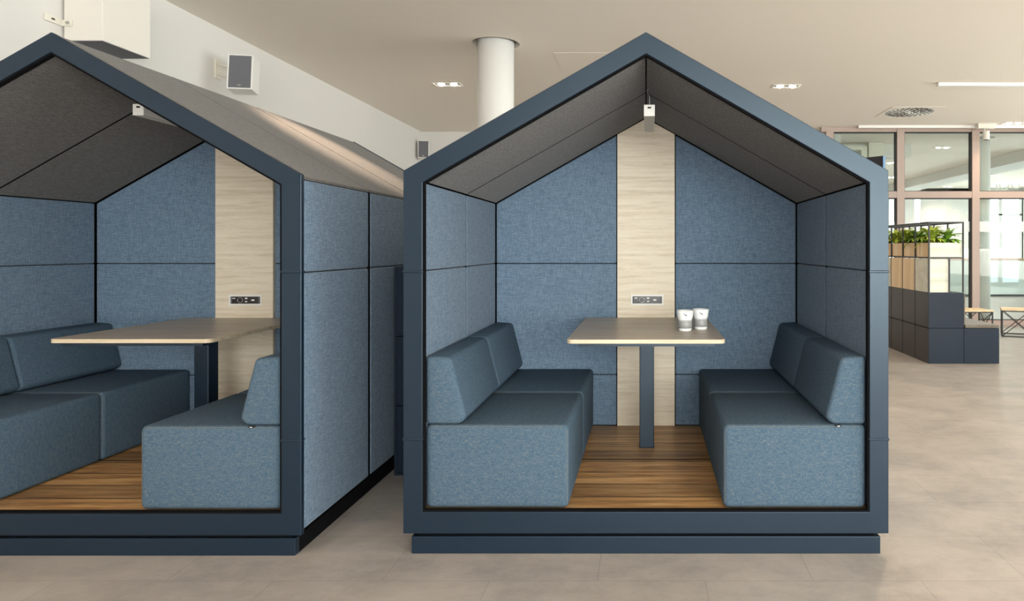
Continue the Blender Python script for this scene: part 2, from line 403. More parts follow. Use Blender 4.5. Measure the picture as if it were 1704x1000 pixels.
# ------------------------------------------------------------------ rooms beyond the glass
b = bmesh.new(); box(14, 14.2, YG, 26.2, 0, .35, bm=b); box(14, 14.2, YG, 26.2, 3.3, CEIL, bm=b)
for y in (YG, 17, 21.5, 26.0): box(14, 14.2, y, y+.2, .35, 3.3, bm=b)
struct('wall_right_2', b, M['wall'])
struct('added_window_6', box(14.09, 14.11, YG, 26.0, .35, 3.3), M['glass'])  # unseen window, added to let light into the far room
struct('wall_inner', box(3.4, 3.6, YG+.12, 28, 0, CEIL), M['wall'])
bw = bmesh.new(); YW = 26.0
k = YW/1160
def fx(px): return (px-1076)*k
for x0, x1 in ((1240, 1480), (1496, 1522), (1532, 1618)): box(fx(x0), fx(x1), YW, YW+.2, 0, CEIL, bm=bw)
box(fx(1240), 14, YW, YW+.2, 3.25, CEIL, bm=bw); box(fx(1240), 14, YW, YW+.2, 0, .12, bm=bw)
for px in (1665, 1700, 1735): box(fx(px)-.06, fx(px)+.06, YW, YW+.1, .12, 3.25, bm=bw)
box(fx(1652), 14, YW, YW+.08, 2.62, 2.68, bm=bw)
struct('wall_far', bw, M['wall'])
struct('window_4', box(fx(1240), 14, YW+.06, YW+.075, .12, 3.25), M['glass'])
# bulkheads dropping from the far ceiling
struct('trim_2', box(8.5, 9.3, 15.5, 25.9, 3.38, CEIL-.002), M['wall'])
struct('trim_3', box(3.62, 5.65, 14.9, 15.4, 3.36, CEIL-.002), M['wall'])
# white pier and framed inner window seen above the right booth
struct('trim_4', box((1446-1076)*14.6/1160, (1471-1076)*14.6/1160, 14.6, 14.8, 0, CEIL-.002), M['offwhite'])
b = ring_prism([(3.62, 2.4), (4.62, 2.4), (4.62, 3.55), (3.62, 3.55)], [(3.68, 2.46), (4.50, 2.46), (4.50, 3.47), (3.68, 3.47)], 14.6, 14.75)
iw = struct('window_5', b, M['offwhite'])
struct('window_pane', box(3.68, 4.50, 14.66, 14.67, 2.46, 3.47), M['glass'], iw)
# balustrade beyond the partition
bal = thing('balustrade', (9, 20.3, 0), 'glass balustrade with a wooden handrail beyond the glass partition', 'balustrade')
link('handrail', box(3.7, 13.8, 20.25, 20.33, 1.05, 1.11, .01), M['railwood'], bal)
link('bottom_rail', box(3.7, 13.8, 20.26, 20.32, .0, .06), M['black'], bal)
for i in range(5):
    x0 = 3.75+i*2.02
    link('glass_panel', box(x0, x0+1.98, 20.28, 20.30, .06, 1.05), M['balglass'], bal)
for n_, (px, py) in enumerate(((1652, 312), (1671, 309), (1690, 306))):
    YY = 24.5; x = (px-1076)*YY/1160; z = 1.42+(412-py)*YY/1160
    o = link('ring_lamp', torus((x, YY, z), .15, .02), M['offwhite'], smooth=True)
    tag(o, ['round ring hanging beyond the glass, nearest the white column', 'round ring hanging beyond the glass, middle one of the row of three', 'round ring hanging beyond the glass, rightmost of the row'][n_], 'lamp', 'hanging rings beyond the glass')
    link('hanging_wire', bar((x, YY, z+.168), (x, YY, CEIL), .006), M['black'], o)
    
# ------------------------------------------------------------------ house booth
FL = .198            # booth floor height
def rooflet(h, eave, apex, x): return apex - (apex-eave)*abs(x)/h
def booth(cx, y0, ho, hi, label, flip=False, panel_dx=0, eave_o=1.776, apex_o=2.417, furnished=True):
    """ho / hi = outer and inner half width of the portal frame"""
    root = thing('house_booth', (cx, y0, 0), label, 'booth', 'house shaped meeting booths')
    H = 1.035; EV = 1.722; AP = 2.311
    D = 1.60
    def Y(d): return y0 - d if flip else y0 + d
    def pr(pts, d0, d1, r=0, seg=2, bm=None):
        a, c = sorted((Y(d0), Y(d1))); return prism([(cx+x, z) for x, z in pts], a, c, r, seg, bm)
    def bx(x0, x1, d0, d1, z0, z1, r=0, seg=2, bm=None):
        a, c = sorted((Y(d0), Y(d1))); return box(cx+x0, cx+x1, a, c, z0, z1, r, seg, bm)
    # plinth
    link('plinth', bx(-ho+.034, ho-.034, .012, .05, 0, .080, .003), M['frame'], root)
    link('shaded_plinth_base', bx(-ho+.035, ho-.035, .0505, 1.66, 0, .080), M['core'], root)  # plinth sides in black, their shade put into the colour
    link('plinth_gap', bx(-ho+.06, ho-.06, .03, 1.65, .0801, .0985), M['core'], root)
    # portal frame
    a, c = sorted((Y(0), Y(.028)))
    O = [(-ho, .098), (ho, .098), (ho, eave_o), (0, apex_o), (-ho, eave_o)]
    ei = min(EV-.004, rooflet(ho, eave_o, apex_o, hi)-.118*1.0)
    I = [(-hi, FL), (hi, FL), (hi, 1.722), (0, 2.317), (-hi, 1.722)]
    if eave_o < 1.77: I = [(-hi, FL), (hi, FL), (hi, 1.712), (0, 2.318), (-hi, 1.712)]
    link('portal_frame', ring_prism([(cx+x, z) for x, z in O], [(cx+x, z) for x, z in I], a, c, .003), M['frame'], root)
    k_ = .008
    I2 = [(-hi+k_, FL+k_), (hi-k_, FL+k_), (hi-k_, I[2][1]-k_*.6), (0, I[3][1]-k_*1.15), (-hi+k_, I[2][1]-k_*.6)]
    a2, c2 = sorted((Y(.004), Y(.0295)))
    link('shadow_reveal', ring_prism([(cx+x, z) for x, z in I], [(cx+x, z) for x, z in I2], a2, c2), M['core'], root)  # black ring standing in for the shadow gap inside the frame
    for sx in (-1, 1):
        for z in (1.309, .534):
            xa, xb = sorted((sx*(hi-.003), sx*(ho+.003)))
            link('joint_band', bx(xa, xb, -.004, .03, z-.006, z+.006, .003), M['frame'], root)
    # dark core shell
    e = .03; T = ho-.03
    zo = eave_o-.03; zp = apex_o-.03
    OC = [(-T, .10), (T, .10), (T, zo), (0, zp), (-T, zo)]
    IC = [(-H-e, FL-.03), (H+e, FL-.03), (H+e, EV+.012), (0, AP+.035), (-H-e, EV+.012)]
    a, c = sorted((Y(.03), Y(D+.0)))
    link('core_shell', ring_prism([(cx+x, z) for x, z in OC], [(cx+x, z) for x, z in IC], a, c), M['core'], root)
    link('back_shell', pr(OC, D+.002, D+.052), M['core'], root)
    # floor boards
    link('floor_board', bx(-H-.025, H+.025, .03, D-.035, FL-.028, FL), M['oakfloor'], root)
    # inner wall upholstery
    mid = .80; g = .0055
    for sx in (-1, 1):
        xa, xb = sorted((sx*H, sx*(H+.026)))
        for d0, d1 in ((.031, mid-g), (mid+g, D-.036)):
            for z0, z1 in ((FL+.002, 1.309), (1.313, EV)):
                link('side_cushion_panel', bx(xa, xb, d0, d1, z0, z1, .009, 3), M['wallfab'], root)
    q = .0035
    link('seam_strip', ring_prism([(cx+x, z) for x, z in ((-H-.029, FL+.001), (H+.029, FL+.001), (H+.029, EV+.011), (0, AP+.034), (-H-.029, EV+.011))], [(cx+x, z) for x, z in ((-H-q, FL+.0015), (H+q, FL+.0015), (H+q, EV+.002), (0, AP+.004), (-H-q, EV+.002))], *sorted((Y(mid-g+.0003), Y(mid+g-.0003)))), M['core'], root)
    # inner roof upholstery
    for sx in (-1, 1):
        for d0, d1 in ((.031, mid-g), (mid+g, D-.036)):
            P = [(sx*H, EV+.003), (sx*.003, AP), (sx*.003, AP+.03), (sx*H, EV+.033)]
            if sx < 0: P = P[::-1]
            link('roof_lining', pr(P, d0, d1, .008, 3), M['rooffab'], root)
    # back wall upholstery, left and right of the oak panel
    pl, prr = -.198+panel_dx, .196+panel_dx
    for sx in (-1, 1):
        x0, x1 = (-H+.006, pl-.006) if sx < 0 else (prr+.006, H-.006)
        rl = lambda x: rooflet(H, EV, AP, x)-.004
        for z0, z1 in ((FL+.002, .545), (.549, 1.309)):
            link('back_cushion_panel', bx(x0, x1, D-.032, D-.002, z0, z1, .009, 3), M['wallfab'], root)
        link('back_cushion_panel', pr([(x0, 1.313), (x1, 1.313), (x1, rl(x1)), (x0, rl(x0))], D-.032, D-.002, .009, 3), M['wallfab'], root)
    xs = [pl, pl, 0, prr, prr] if pl < 0 < prr else [pl, prr]
    link('oak_panel', pr([(pl, FL+.001), (prr, FL+.001), (prr, rooflet(H, EV, AP, prr)-.003), (0, AP-.006), (pl, rooflet(H, EV, AP, pl)-.003)], D-.045, D-.004, .002), M['oakpanel'], root)
    # outer cladding
    for sx in (-1, 1):
        xa, xb = sorted((sx*(T+.002), sx*(ho-.004)))
        for d0, d1 in ((.036, .785), (.815, 1.645)):
            for z0, z1 in ((.112, 1.302), (1.306, eave_o-.022)):
                link('outer_side_panel', bx(xa, xb, d0, d1, z0, z1, .010, 3), M['wallfab'], root)
        link('outer_seam_strip', bx(*sorted((sx*(T+.001), sx*(ho-.008))), .7855, .8145, .112, eave_o-.024), M['core'], root)
        for d0, d1 in ((.034, .796), (.804, 1.652)):
            P = [(sx*(ho-.006), eave_o-.022), (sx*.002, apex_o-.024), (sx*.002, apex_o-.006), (sx*(ho-.006), eave_o-.007)]
            if sx < 0: P = P[::-1]
            link('outer_roof_panel', pr(P, d0, d1, .004, 2), M['rooffab'], root)
    link('back_cladding', pr([(-ho+.01, .112), (ho-.01, .112), (ho-.01, eave_o-.024), (0, apex_o-.026), (-ho+.01, eave_o-.024)], D+.054, D+.066, .004), M['wallfab'], root) if not flip else None
    return root
booth_r = booth(-.003, 3.222, 1.122, 1.033, 'right house shaped booth in dark blue frame, standing free in the centre')
booth_l = booth(-2.735, 3.20, 1.150, 1.058, 'left house shaped booth, cut off by the left edge of the photo', panel_dx=-.01, eave_o=1.757, apex_o=2.41)
booth_b = booth(-2.735, 3.20+1.675+1.655, 1.150, 1.058, 'rear house booth whose roof shows behind the left booth, back to back', flip=True, eave_o=1.757, apex_o=2.41)

# ------------------------------------------------------------------ booth furniture
def sofa(cx, side, y0, y1, label, H=1.035, wd=.673, tagged=False):
    """one upholstered module; side -1 sits on the left wall, +1 on the right"""
    xw = cx+side*(H-.004); xf = cx+side*(H-wd)
    root = thing('sofa_module', ((xw+xf)/2, (y0+y1)/2, FL), label, 'sofa', 'upholstered sofa modules in the booths')
    a, c = sorted((xw, xf))
    b = bmesh.new()
    box(a, c, y0, y1, FL+.002, .590, bm=b)
    # aisle side round, ends softly rounded
    edges = [e for e in b.edges]
    bevel(b, .026, 5)
    s = link('seat', b, M['sofa'], root, smooth=True)
    P = [(0, .592), (.158, .592), (.190, .622), (.118, .904), (0, .912)]
    P = [(xw-side*x, z) for x, z in P]
    if side < 0: pass
    else: P = P[::-1]
    link('backrest', prism(P, y0+.002, y1-.002, .020, 4), M['sofa'], root, smooth=True)
    # seam threads running round the end faces
    def path(sm, pts, rad=.0016):
        for p, q in zip(pts[:-1], pts[1:]): bar(p, q, rad, sm, 5)
    for yy in (y0+.0085, y1-.0085):
        sgn = -1 if yy == y0+.0085 else 1
        pts = [(xw-side*.03, yy, .5825)]
        xe = xf
        pts.append((xe+side*.035, yy, .5825))
        for t in range(0, 91, 15):
            pts.append((xe+side*(.034-.0265*math.sin(math.radians(t))), yy, .556+.0265*math.cos(math.radians(t))))
        pts.append((xe+side*.0075, yy, FL+.03))
        sm = bmesh.new(); path(sm, pts); link('seam', sm, M['piping'], s)
    if tagged:
        tg = link('care_tag', box(*sorted((xw-side*.118, xw-side*.146)), y0-.003, y0+.012, .5835, .5895, .001), M['black'], root)
        link('tag_print', box(*sorted((xw-side*.126, xw-side*.136)), y0-.0036, y0-.0031, .585, .588), M['white'], tg)
    return root
for cx, H, y0, nm in ((-.003, 1.035, 3.258, 'right'), (-2.735, 1.035, 3.236, 'left')):
    for side in (-1, 1):
        off = cx
        HH = H
        if nm == 'left' and side == 1: HH = 1.035
        for k_, (d0, d1) in enumerate(((0, .752), (.756, 1.528))):
            where = {(-1, 0): 'front module on the left wall', (-1, 1): 'back module on the left wall', (1, 0): 'front module on the right wall', (1, 1): 'back module on the right wall'}[(side, k_)]
            sofa(off, side, y0+d0, y0+d1, f'blue melange sofa, {where} of the {nm} booth', HH, .673 if nm == 'right' else .655, tagged=(side == 1 and k_ == 0))

def table(cx, y0, y1, label, hw=.415, dx=.004):
    root = thing('table', (cx+dx, (y0+y1)/2, FL), label, 'table', 'oak topped booth tables')
    R = .035; x0, x1 = cx-hw, cx+hw
    def outline(ins=0):
        pts = []
        for (px, py, a0) in ((x0+R, y0+R, 180), (x1-R, y0+R, 270)):
            for t in range(0, 91, 15):
                a = math.radians(a0+t); pts.append((px+(R-ins)*math.cos(a), py+(R-ins)*math.sin(a)))
        pts += [(x1-ins, y1), (x0+ins, y1)]
        return pts
    t = link('table_top', prism_z(outline(0), .9192, .9405, .002), M['tableedge'], root)
    link('laminate', prism_z(outline(.003), .9404, .9412), M['tabletop'], root)
    zt = .9190
    b = bmesh.new()
    xa, xb = x0+.055, x1-.055; ya, yb = y0+.03, y1-.04
    box(xa, xb, ya, ya+.05, zt-.018, zt, bm=b); box(xa, xb, yb-.05, yb, zt-.018, zt, bm=b)
    box(cx+dx-.04, cx+dx+.04, ya+.0505, yb-.0505, zt-.018, zt, bm=b)
    link('under_frame', b, M['frame'], root)
    yl = 4.24
    link('leg', box(cx+dx-.044, cx+dx+.044, yl, yl+.10, FL+.006, zt-.0185, .004), M['frame'], root)
    link('foot_plate', box(cx+dx-.046, cx+dx+.046, yl-.002, yl+.102, FL+.0005, FL+.006), M['black'], root)
    return root
table(-.003, 3.63, 4.772, 'oak topped table in the right booth with two cups on it')
table(-2.713, 3.65, 4.75, 'oak topped table in the left booth, nothing on it', hw=.425)

# power sockets on the oak panels
def socket(x, y, z, label):
    root = thing('power_socket', (x, y, z), label, 'socket', 'power sockets on the oak panels')
    w2, h2 = .112, .037
    link('socket_frame', ring_prism([(x-w2, z-h2), (x+w2, z-h2), (x+w2, z+h2), (x-w2, z+h2)], [(x-w2+.011, z-h2+.012), (x+w2-.011, z-h2+.012), (x+w2-.011, z+h2-.012), (x-w2+.011, z+h2-.012)], y-.006, y-.0005, .001), M['white'], root)
    ins = link('socket_insert', box(x-w2+.012, x+w2-.012, y-.004, y-.0006, z-h2+.013, z+h2-.013), M['blackgloss'], root)
    for px, pz, a, c in ((-.078, .012, .010, .003), (.006, .012, .008, .005), (.006, -.010, .007, .004), (.052, 0, .010, .005)):
        link('port', box(x+px-a, x+px+a, y-.0055, y-.0041, z+pz-c, z+pz+c), M['white'], ins)
    link('socket_ring', torus((x-.036, y-.0042, z), .017, .0022, n=24, m=6), M['steel'], ins, smooth=True)
    for sx in (-1, 1): link('end_clip', box(*sorted((x+sx*.090, x+sx*.098)), y-.007, y-.0041, z-.022, z+.022), M['greycloth'], ins)
socket(.004, 3.222+1.6-.045, 1.062, 'white framed black power socket on the right booth\'s oak panel')
socket(-2.735, 3.20+1.6-.045, 1.062, 'white framed black power socket on the left booth\'s oak panel')

# linear pendant lights under the ridges
def pendant(x, y0, y1, label, dz=0):
    root = thing('pendant_light', (x, (y0+y1)/2, 2.07+dz), label, 'lamp', 'white box lights under the booth ridges')
    z0, z1 = 2.130+dz, 2.190+dz
    link('light_body', box(x-.029, x+.029, y0+.003, y1-.003, z0+.003, z1, .002), M['white'], root)
    link('diffuser', box(x-.026, x+.026, y0+.01, y1-.01, z0, z0+.0029), M['diffuser'], root)
    cap = link('end_cap', box(x-.0295, x+.0295, y0, y0+.0029, z0, z1+.001, .001), M['white'], root)
    link('end_slot', box(x-.010, x+.010, y0-.0006, y0-.0001, z1-.020, z1-.011), M['blackgloss'], cap)
    for yy, t in ((y0+.05, 0), (y1-.05, 1)):
        zr = 2.298
        b = bar((x+.001, yy, z1), (x+.001, yy, z1+.055), .0013, n=6); bar((x+.001, yy, z1+.055), (x-.016, yy, z1+.085), .0013, b, 6)
        bar((x-.016, yy, z1+.085), (x-.004, yy, zr-.008), .0013, b, 6)
        link('suspension_wire', b, M['steel'], root)
pendant(.015, 3.76, 4.29, 'white box light hanging under the right booth ridge')
pendant(-2.728, 3.74, 4.27, 'white box light hanging under the left booth ridge')

# cups on the right table
def cup(x, y, label):
    z0 = .9414
    root = thing('cup', (x, y, z0), label, 'cup', 'white cups on the right booth table')
    b = bmesh.new()
    prof = [(.0335, z0), (.0375, z0+.004), (.0390, z0+.017), (.0390, z0+.0635), (.0400, z0+.066), (.0445, z0+.078), (.0485, z0+.116), (.0480, z0+.1185), (.0460, z0+.117), (.0420, z0+.08), (.036, z0+.02), (.02, z0+.012)]
    lathe(x, y, prof, 48, b); link('cup_body', b, M['porcelain'], root, smooth=True)
    s = link('sleeve', lathe(x, y, [(.0392, z0+.0185), (.0400, z0+.019), (.0400, z0+.0615), (.0392, z0+.062)], 48, closed=True), M['cupband'], root, smooth=True)
    for zz in (.0185, .063): link('sleeve_ring', torus((x, y, z0+zz), .0398, .0011, 'z', 48, 6), M['gasket'], s, smooth=True)
    # small leaping-cat mark
    P = [(-.0125, .0075), (-.0110, .0095), (-.0085, .0092), (-.0060, .0068), (-.0010, .0042), (.0035, .0020), (.0055, .0040), (.0080, .0100), (.0088, .0098), (.0066, .0030), (.0058, -.0010), (.0070, -.0055), (.0085, -.0085), (.0072, -.0086), (.0048, -.0052), (.0030, -.0035), (-.0005, -.0012), (-.0040, .0012), (-.0060, .0008), (-.0058, .0030), (-.0085, .0052), (-.0105, .0060)]
    b = bmesh.new(); L = []
    for off in (.0003, .0009):
        row = []
        for u, v in P:
            zz = z0+.093+v; rr = .0445+(.0485-.0445)*(v+.015)/.038+off
            ang = -PI/2 + (u+.0015)/rr; row.append(b.verts.new((x+rr*math.cos(ang), y+rr*math.sin(ang), zz)))
        L.append(row)
    b.faces.new(L[0][::-1]); b.faces.new(L[1]); n = len(P)
    for i in range(n): b.faces.new([L[0][i], L[0][(i+1) % n], L[1][(i+1) % n], L[1][i]])
    bmesh.ops.triangulate(b, faces=[f for f in b.faces if len(f.verts) > 4])
    link('cat_mark', b, M['black'], root)
cup((1140-1076)*4.01/1160, 4.01, 'white cup with grey sleeve, the left and nearer of two')
cup((1166-1076)*4.09/1160, 4.09, 'white cup with grey sleeve, the right and farther of two')

# ------------------------------------------------------------------ lockers and storage cubes
def cube(x0, y0, z0, label, group, w=.434, face='x', matf='lockerside'):
    """steel storage cube with a front panel and a door on its left side"""
    g = .0025
    root = thing('storage_cube', (x0+w/2, y0+w/2, z0), label, 'cabinet', group)
    link('body', box(x0+g+.008, x0+w-g, y0+g+.008, y0+w-g, z0+g, z0+w-g, .002), M['locker'], root)
    link('front_panel', box(x0+g, x0+w-g, y0+g, y0+g+.0075, z0+g, z0+w-g, .001), M['locker'], root)
    link('door', box(x0+g, x0+g+.0075, y0+g+.009, y0+w-g-.004, z0+g+.004, z0+w-g-.004, .001), M[matf], root)
    return root
U = .434; CX0, CY0 = 3.446, 8.52
ordn = ['frontmost', 'second from the front', 'third from the front', 'fourth from the front', 'fifth from the front']
for k_ in range(5):
    for t_, tn in enumerate(('lower', 'upper')):
        lab = f'dark storage cube of the {tn} tier under the planters, {ordn[k_]}'
        cube(CX0, CY0+k_*U, t_*U, lab, 'dark storage cubes on the right')
for k_ in range(4):
    cube(CX0+U, CY0+k_*U, 0, f'dark low storage cube under the seat cushion, {ordn[k_]}', 'low storage cubes under the seat cushion')
o = link('seat_cushion', box(CX0+U+.015, CX0+2*U-.004, CY0+.003, CY0+4*U-.004, U+.001, U+.042, .012, 3), M['cushion']); tag(o, 'taupe seat cushion lying on the low storage cubes', 'cushion')
o = link('back_cushion', box(CX0+U+.001, CX0+U+.014, CY0+.003, CY0+4*U-.004, U+.045, 2*U-.01, .004, 2), M['cushion']); tag(o, 'thin taupe back cushion upright against the upper storage cubes', 'cushion')
for t_ in range(3):
    z = t_*.434
    root = thing('locker', (-1.355, 4.56, z), 'dark blue locker in the gap between the booths, ' + ('bottom', 'middle', 'top')[t_] + ' of its stack', 'locker', 'stacked lockers between the booths')
    link('body', box(-1.572, -1.14, 4.352, 4.77, z+.002, z+.432, .002), M['locker'], root)
    d = link('door', ring_prism([(-1.572, z+.002), (-1.14, z+.002), (-1.14, z+.432), (-1.572, z+.432)], [(-1.557, z+.017), (-1.155, z+.017), (-1.155, z+.417), (-1.557, z+.417)], 4.34, 4.3515, .0015), M['locker'], root)
    link('door_inset', box(-1.5565, -1.1555, 4.346, 4.3515, z+.0175, z+.4165), M['locker'], d)

# black steel rack with plywood panels and planters above the cubes
rack = thing('shelf_rack', (CX0+U/2, CY0+2.5*U, 2*U), 'black steel grid rack holding planters above the dark storage cubes', 'rack')
r_ = .0085
for k_ in range(6):
    for xx in (CX0+r_, CX0+U-r_):
        yy = CY0+r_ + k_*U if k_ < 5 else CY0+5*U-r_
        link('upright', bar((xx, yy, 2*U+.001), (xx, yy, 4*U), r_, square=True), M['black'], rack)
    yy = CY0+r_ + k_*U if k_ < 5 else CY0+5*U-r_
    for zz in (3*U, 4*U):
        link('cross_bar', bar((CX0+2*r_, yy, zz-r_), (CX0+U-2*r_, yy, zz-r_), r_, square=True), M['black'], rack)
for xx in (CX0+r_, CX0+U-r_):
    for zz in (3*U, 4*U): link('side_rail', bar((xx, CY0+2*r_, zz-r_), (xx, CY0+5*U-2*r_, zz-r_), r_*.98, square=True), M['black'], rack)
def panel(bm, mat, label, nm='plywood_panel'):
    o = link(nm, bm, mat); tag(o, label, 'panel', 'plywood panels in the black rack'); return o
zA, zB = 2*U+.004, 3*U-.022
panel(box(CX0+.02, CX0+.25, CY0+.02, CY0+.035, zA, zB), M['plypale'], 'pale plywood panel facing the front of the black rack')
link('divider', bar((CX0+.258, CY0+r_, 2*U+.001), (CX0+.258, CY0+r_, 3*U-.018), r_*.8, square=True), M['black'], rack)
for k_ in range(1, 5):
    pass
side_l = ['pale plywood panel in the first side bay of the black rack', 'warm plywood panel in the second side bay of the black rack', 'warm plywood panel in the third side bay of the black rack', 'pale green panel in the rear bay of the black rack, beside the booth frame']
for k_ in range(4):
    y_ = CY0+k_*U
    panel(box(CX0+.002, CX0+.014, y_+.040 if k_ == 0 else y_+.022, y_+U-.004, zA, zB), M['plypale'] if k_ in (0, 3) else M['ply'], side_l[k_])
zC, zD = 3*U+.002, 3*U+.178
def planter(y_, k_, label):
    root = thing('planter', (CX0+U/2, y_+U/2, zC), label, 'planter', 'plywood planters in the black rack')
    x0, x1, ya, yb = CX0+.019, CX0+U-.019, y_+.019, y_+U-.003
    b = bmesh.new()
    box(x0, x0+.012, ya+.0125, yb, zC, zD, bm=b); box(x1-.012, x1, ya+.0125, yb, zC, zD, bm=b); box(x0+.0125, x1-.0125, yb-.012, yb, zC, zD, bm=b); box(x0+.0125, x1-.0125, ya+.0125, yb-.0125, zC, zC+.012, bm=b)
    link('planter_box', b, M['ply'], root)
    link('front_board', box(x0, x1, ya, ya+.012, zC, zD), M['plypale'] if k_ == 0 else M['ply'], root)
    link('soil', box(x0+.0125, x1-.0125, ya+.0125, yb-.0125, zD-.05, zD-.008), M['soil'], root)
pl_l = ['pale plywood planter at the front end of the black rack', 'plywood planter in the second bay of the black rack', 'plywood planter in the third bay of the black rack', 'plywood planter in the fourth bay of the black rack', 'plywood planter in the rear bay of the black rack']
for k_ in range(5): planter(CY0+k_*U, k_, pl_l[k_])
def plant(x, y, z, rad, ht, n, mat, label, seed):
    rnd = random.Random(seed); b = bmesh.new()
    for i in range(n):
        az = 2*PI*i/n*2.4 + rnd.uniform(-.3, .3); lev = i/n
        L = rad*rnd.uniform(.9, 1.3); el = 1.45 - 1.0*lev + rnd.uniform(-.12, .12); wd = rnd.uniform(.019, .028)
        p = Vector((x, y, z + ht*(1-lev)*.45)); d = Vector((math.cos(az), math.sin(az), 0)); side = Vector((-math.sin(az), math.cos(az), 0))
        segs = 6; prev = None; e = el
        for s_ in range(segs+1):
            t = s_/segs; wv = wd*math.sin(PI*min(1, .12+t*.88))**.7 if t < 1 else 0
            nrm = Vector((-math.sin(e)*d.x, -math.sin(e)*d.y, math.cos(e)))
            row = [b.verts.new(p+side*wv), b.verts.new(p-nrm*wv*.35), b.verts.new(p-side*wv)]
            if prev:
                for q in (0, 1): b.faces.new([prev[q], prev[q+1], row[q+1], row[q]])
            prev = row; p = p + (d*math.cos(e)+Vector((0, 0, math.sin(e))))*L/segs; e -= .30
    root = thing('leafy_plant', (x, y, z), label, 'plant', 'striped leafy plants in the planters')
    link('foliage', b, mat, root, smooth=True)
    link('stem', bar((x, y, z-.02), (x, y, z+ht*.5), .008), M['leafB'], root)
spots = []
names_y = ['front planter', 'second planter', 'third planter', 'fourth planter', 'rear planter']
for k_ in range(5):
    for j_, fx_ in enumerate((.13, .31)):
        near = 'left' if j_ == 0 else 'right'
        plant(CX0+fx_, CY0+k_*U+U*(.5 if j_ == 0 else .42), zD-.006, .22 if j_ == 0 else .20, .15 if (k_+j_) % 2 == 0 else .11, 54, M['leafA'] if (k_+j_) % 3 != 1 else M['leafB'],
              f'arching green leafy plant at the {near} side of the {names_y[k_]}', 10*k_+j_)

# side tables / stools with crossed wire frames
def stool(cx, cy, label, w=.46, h=.44):
    root = thing('wire_stool', (cx, cy, 0), label, 'stool', 'wood topped wire stools')
    x0, x1, y0, y1 = cx-w/2, cx+w/2, cy-w/2, cy+w/2
    link('stool_top', box(x0-.004, x1+.004, y0-.004, y1+.004, h-.022, h, .003), M['ply'], root)
    r = .009; zt = h-.032
    for x in (x0+r, x1-r):
        for y in (y0+r, y1-r): link('leg', bar((x, y, 0.0), (x, y, h-.0225), r, square=True), M['black'], root)
    for a, c in (((x0, y0), (x1, y0)), ((x1, y0), (x1, y1)), ((x1, y1), (x0, y1)), ((x0, y1), (x0, y0))):
        ax = a[0]+(r if a[0] == x0 else -r); ay = a[1]+(r if a[1] == y0 else -r); bx_ = c[0]+(r if c[0] == x0 else -r); by_ = c[1]+(r if c[1] == y0 else -r)
        for z in (r, zt): link('rail', bar((ax, ay, z), (bx_, by_, z), r*.9, square=True), M['black'], root)
        link('cross_brace', bar((ax, ay, r), (bx_, by_, zt), .007, n=6), M['black'], root)
        link('cross_brace', bar((ax, ay, zt), (bx_, by_, r), .007, n=6), M['black'], root)
    return root
stool((1628-1076)*10.9/1160, 11.12, 'wood topped wire stool half hidden behind the low storage cubes')
st = stool((1669-1076)*11.1/1160+.30, 11.24, 'wood topped wire stool at the right edge of the photo'); st.rotation_euler.z = math.radians(-25)

# ------------------------------------------------------------------ wall and ceiling fittings
# big white projector casing on the left wall
pr_x0, pr_x1, pr_y0, pr_y1, pr_z0, pr_z1 = -4.285, -4.0, 5.126, 5.62, 2.94, 3.41
root = thing('projector_casing', (-4.15, 5.37, pr_z0), 'large white boxed casing mounted high on the left wall', 'casing')
link('casing', box(pr_x0, pr_x1, pr_y0, pr_y1, pr_z0+.003, pr_z1, .004), M['warmwhite'], root)
link('underside_shade', box(pr_x0+.01, pr_x1-.008, pr_y0+.008, pr_y1-.008, pr_z0, pr_z0+.0029), M['greycloth'], root)  # underside shade put in as a dark grey sheet
br = bmesh.new(); box(-4.298, -4.286, 4.97, 5.118, 3.045, 3.095, .003, bm=br); box(-4.298, -4.22, 5.112, 5.125, 3.045, 3.09, .004, bm=br)
m_ = link('bracket', br, M['offwhite'], root)
link('bolt', lathe(0, 0, [(.012, 0), (.012, .006)], 16), M['steel'], m_)
bo = m_.children[0]; bo.location = Vector((-4.245, 5.11, 3.068))-wloc(root); bo.rotation_euler = (PI/2, 0, 0)
for v in bo.data.vertices: v.co += wloc(root)
link('bolt_hole', box(-4.2858, -4.2852, 5.02, 5.05, 3.065, 3.078), M['black'], m_)

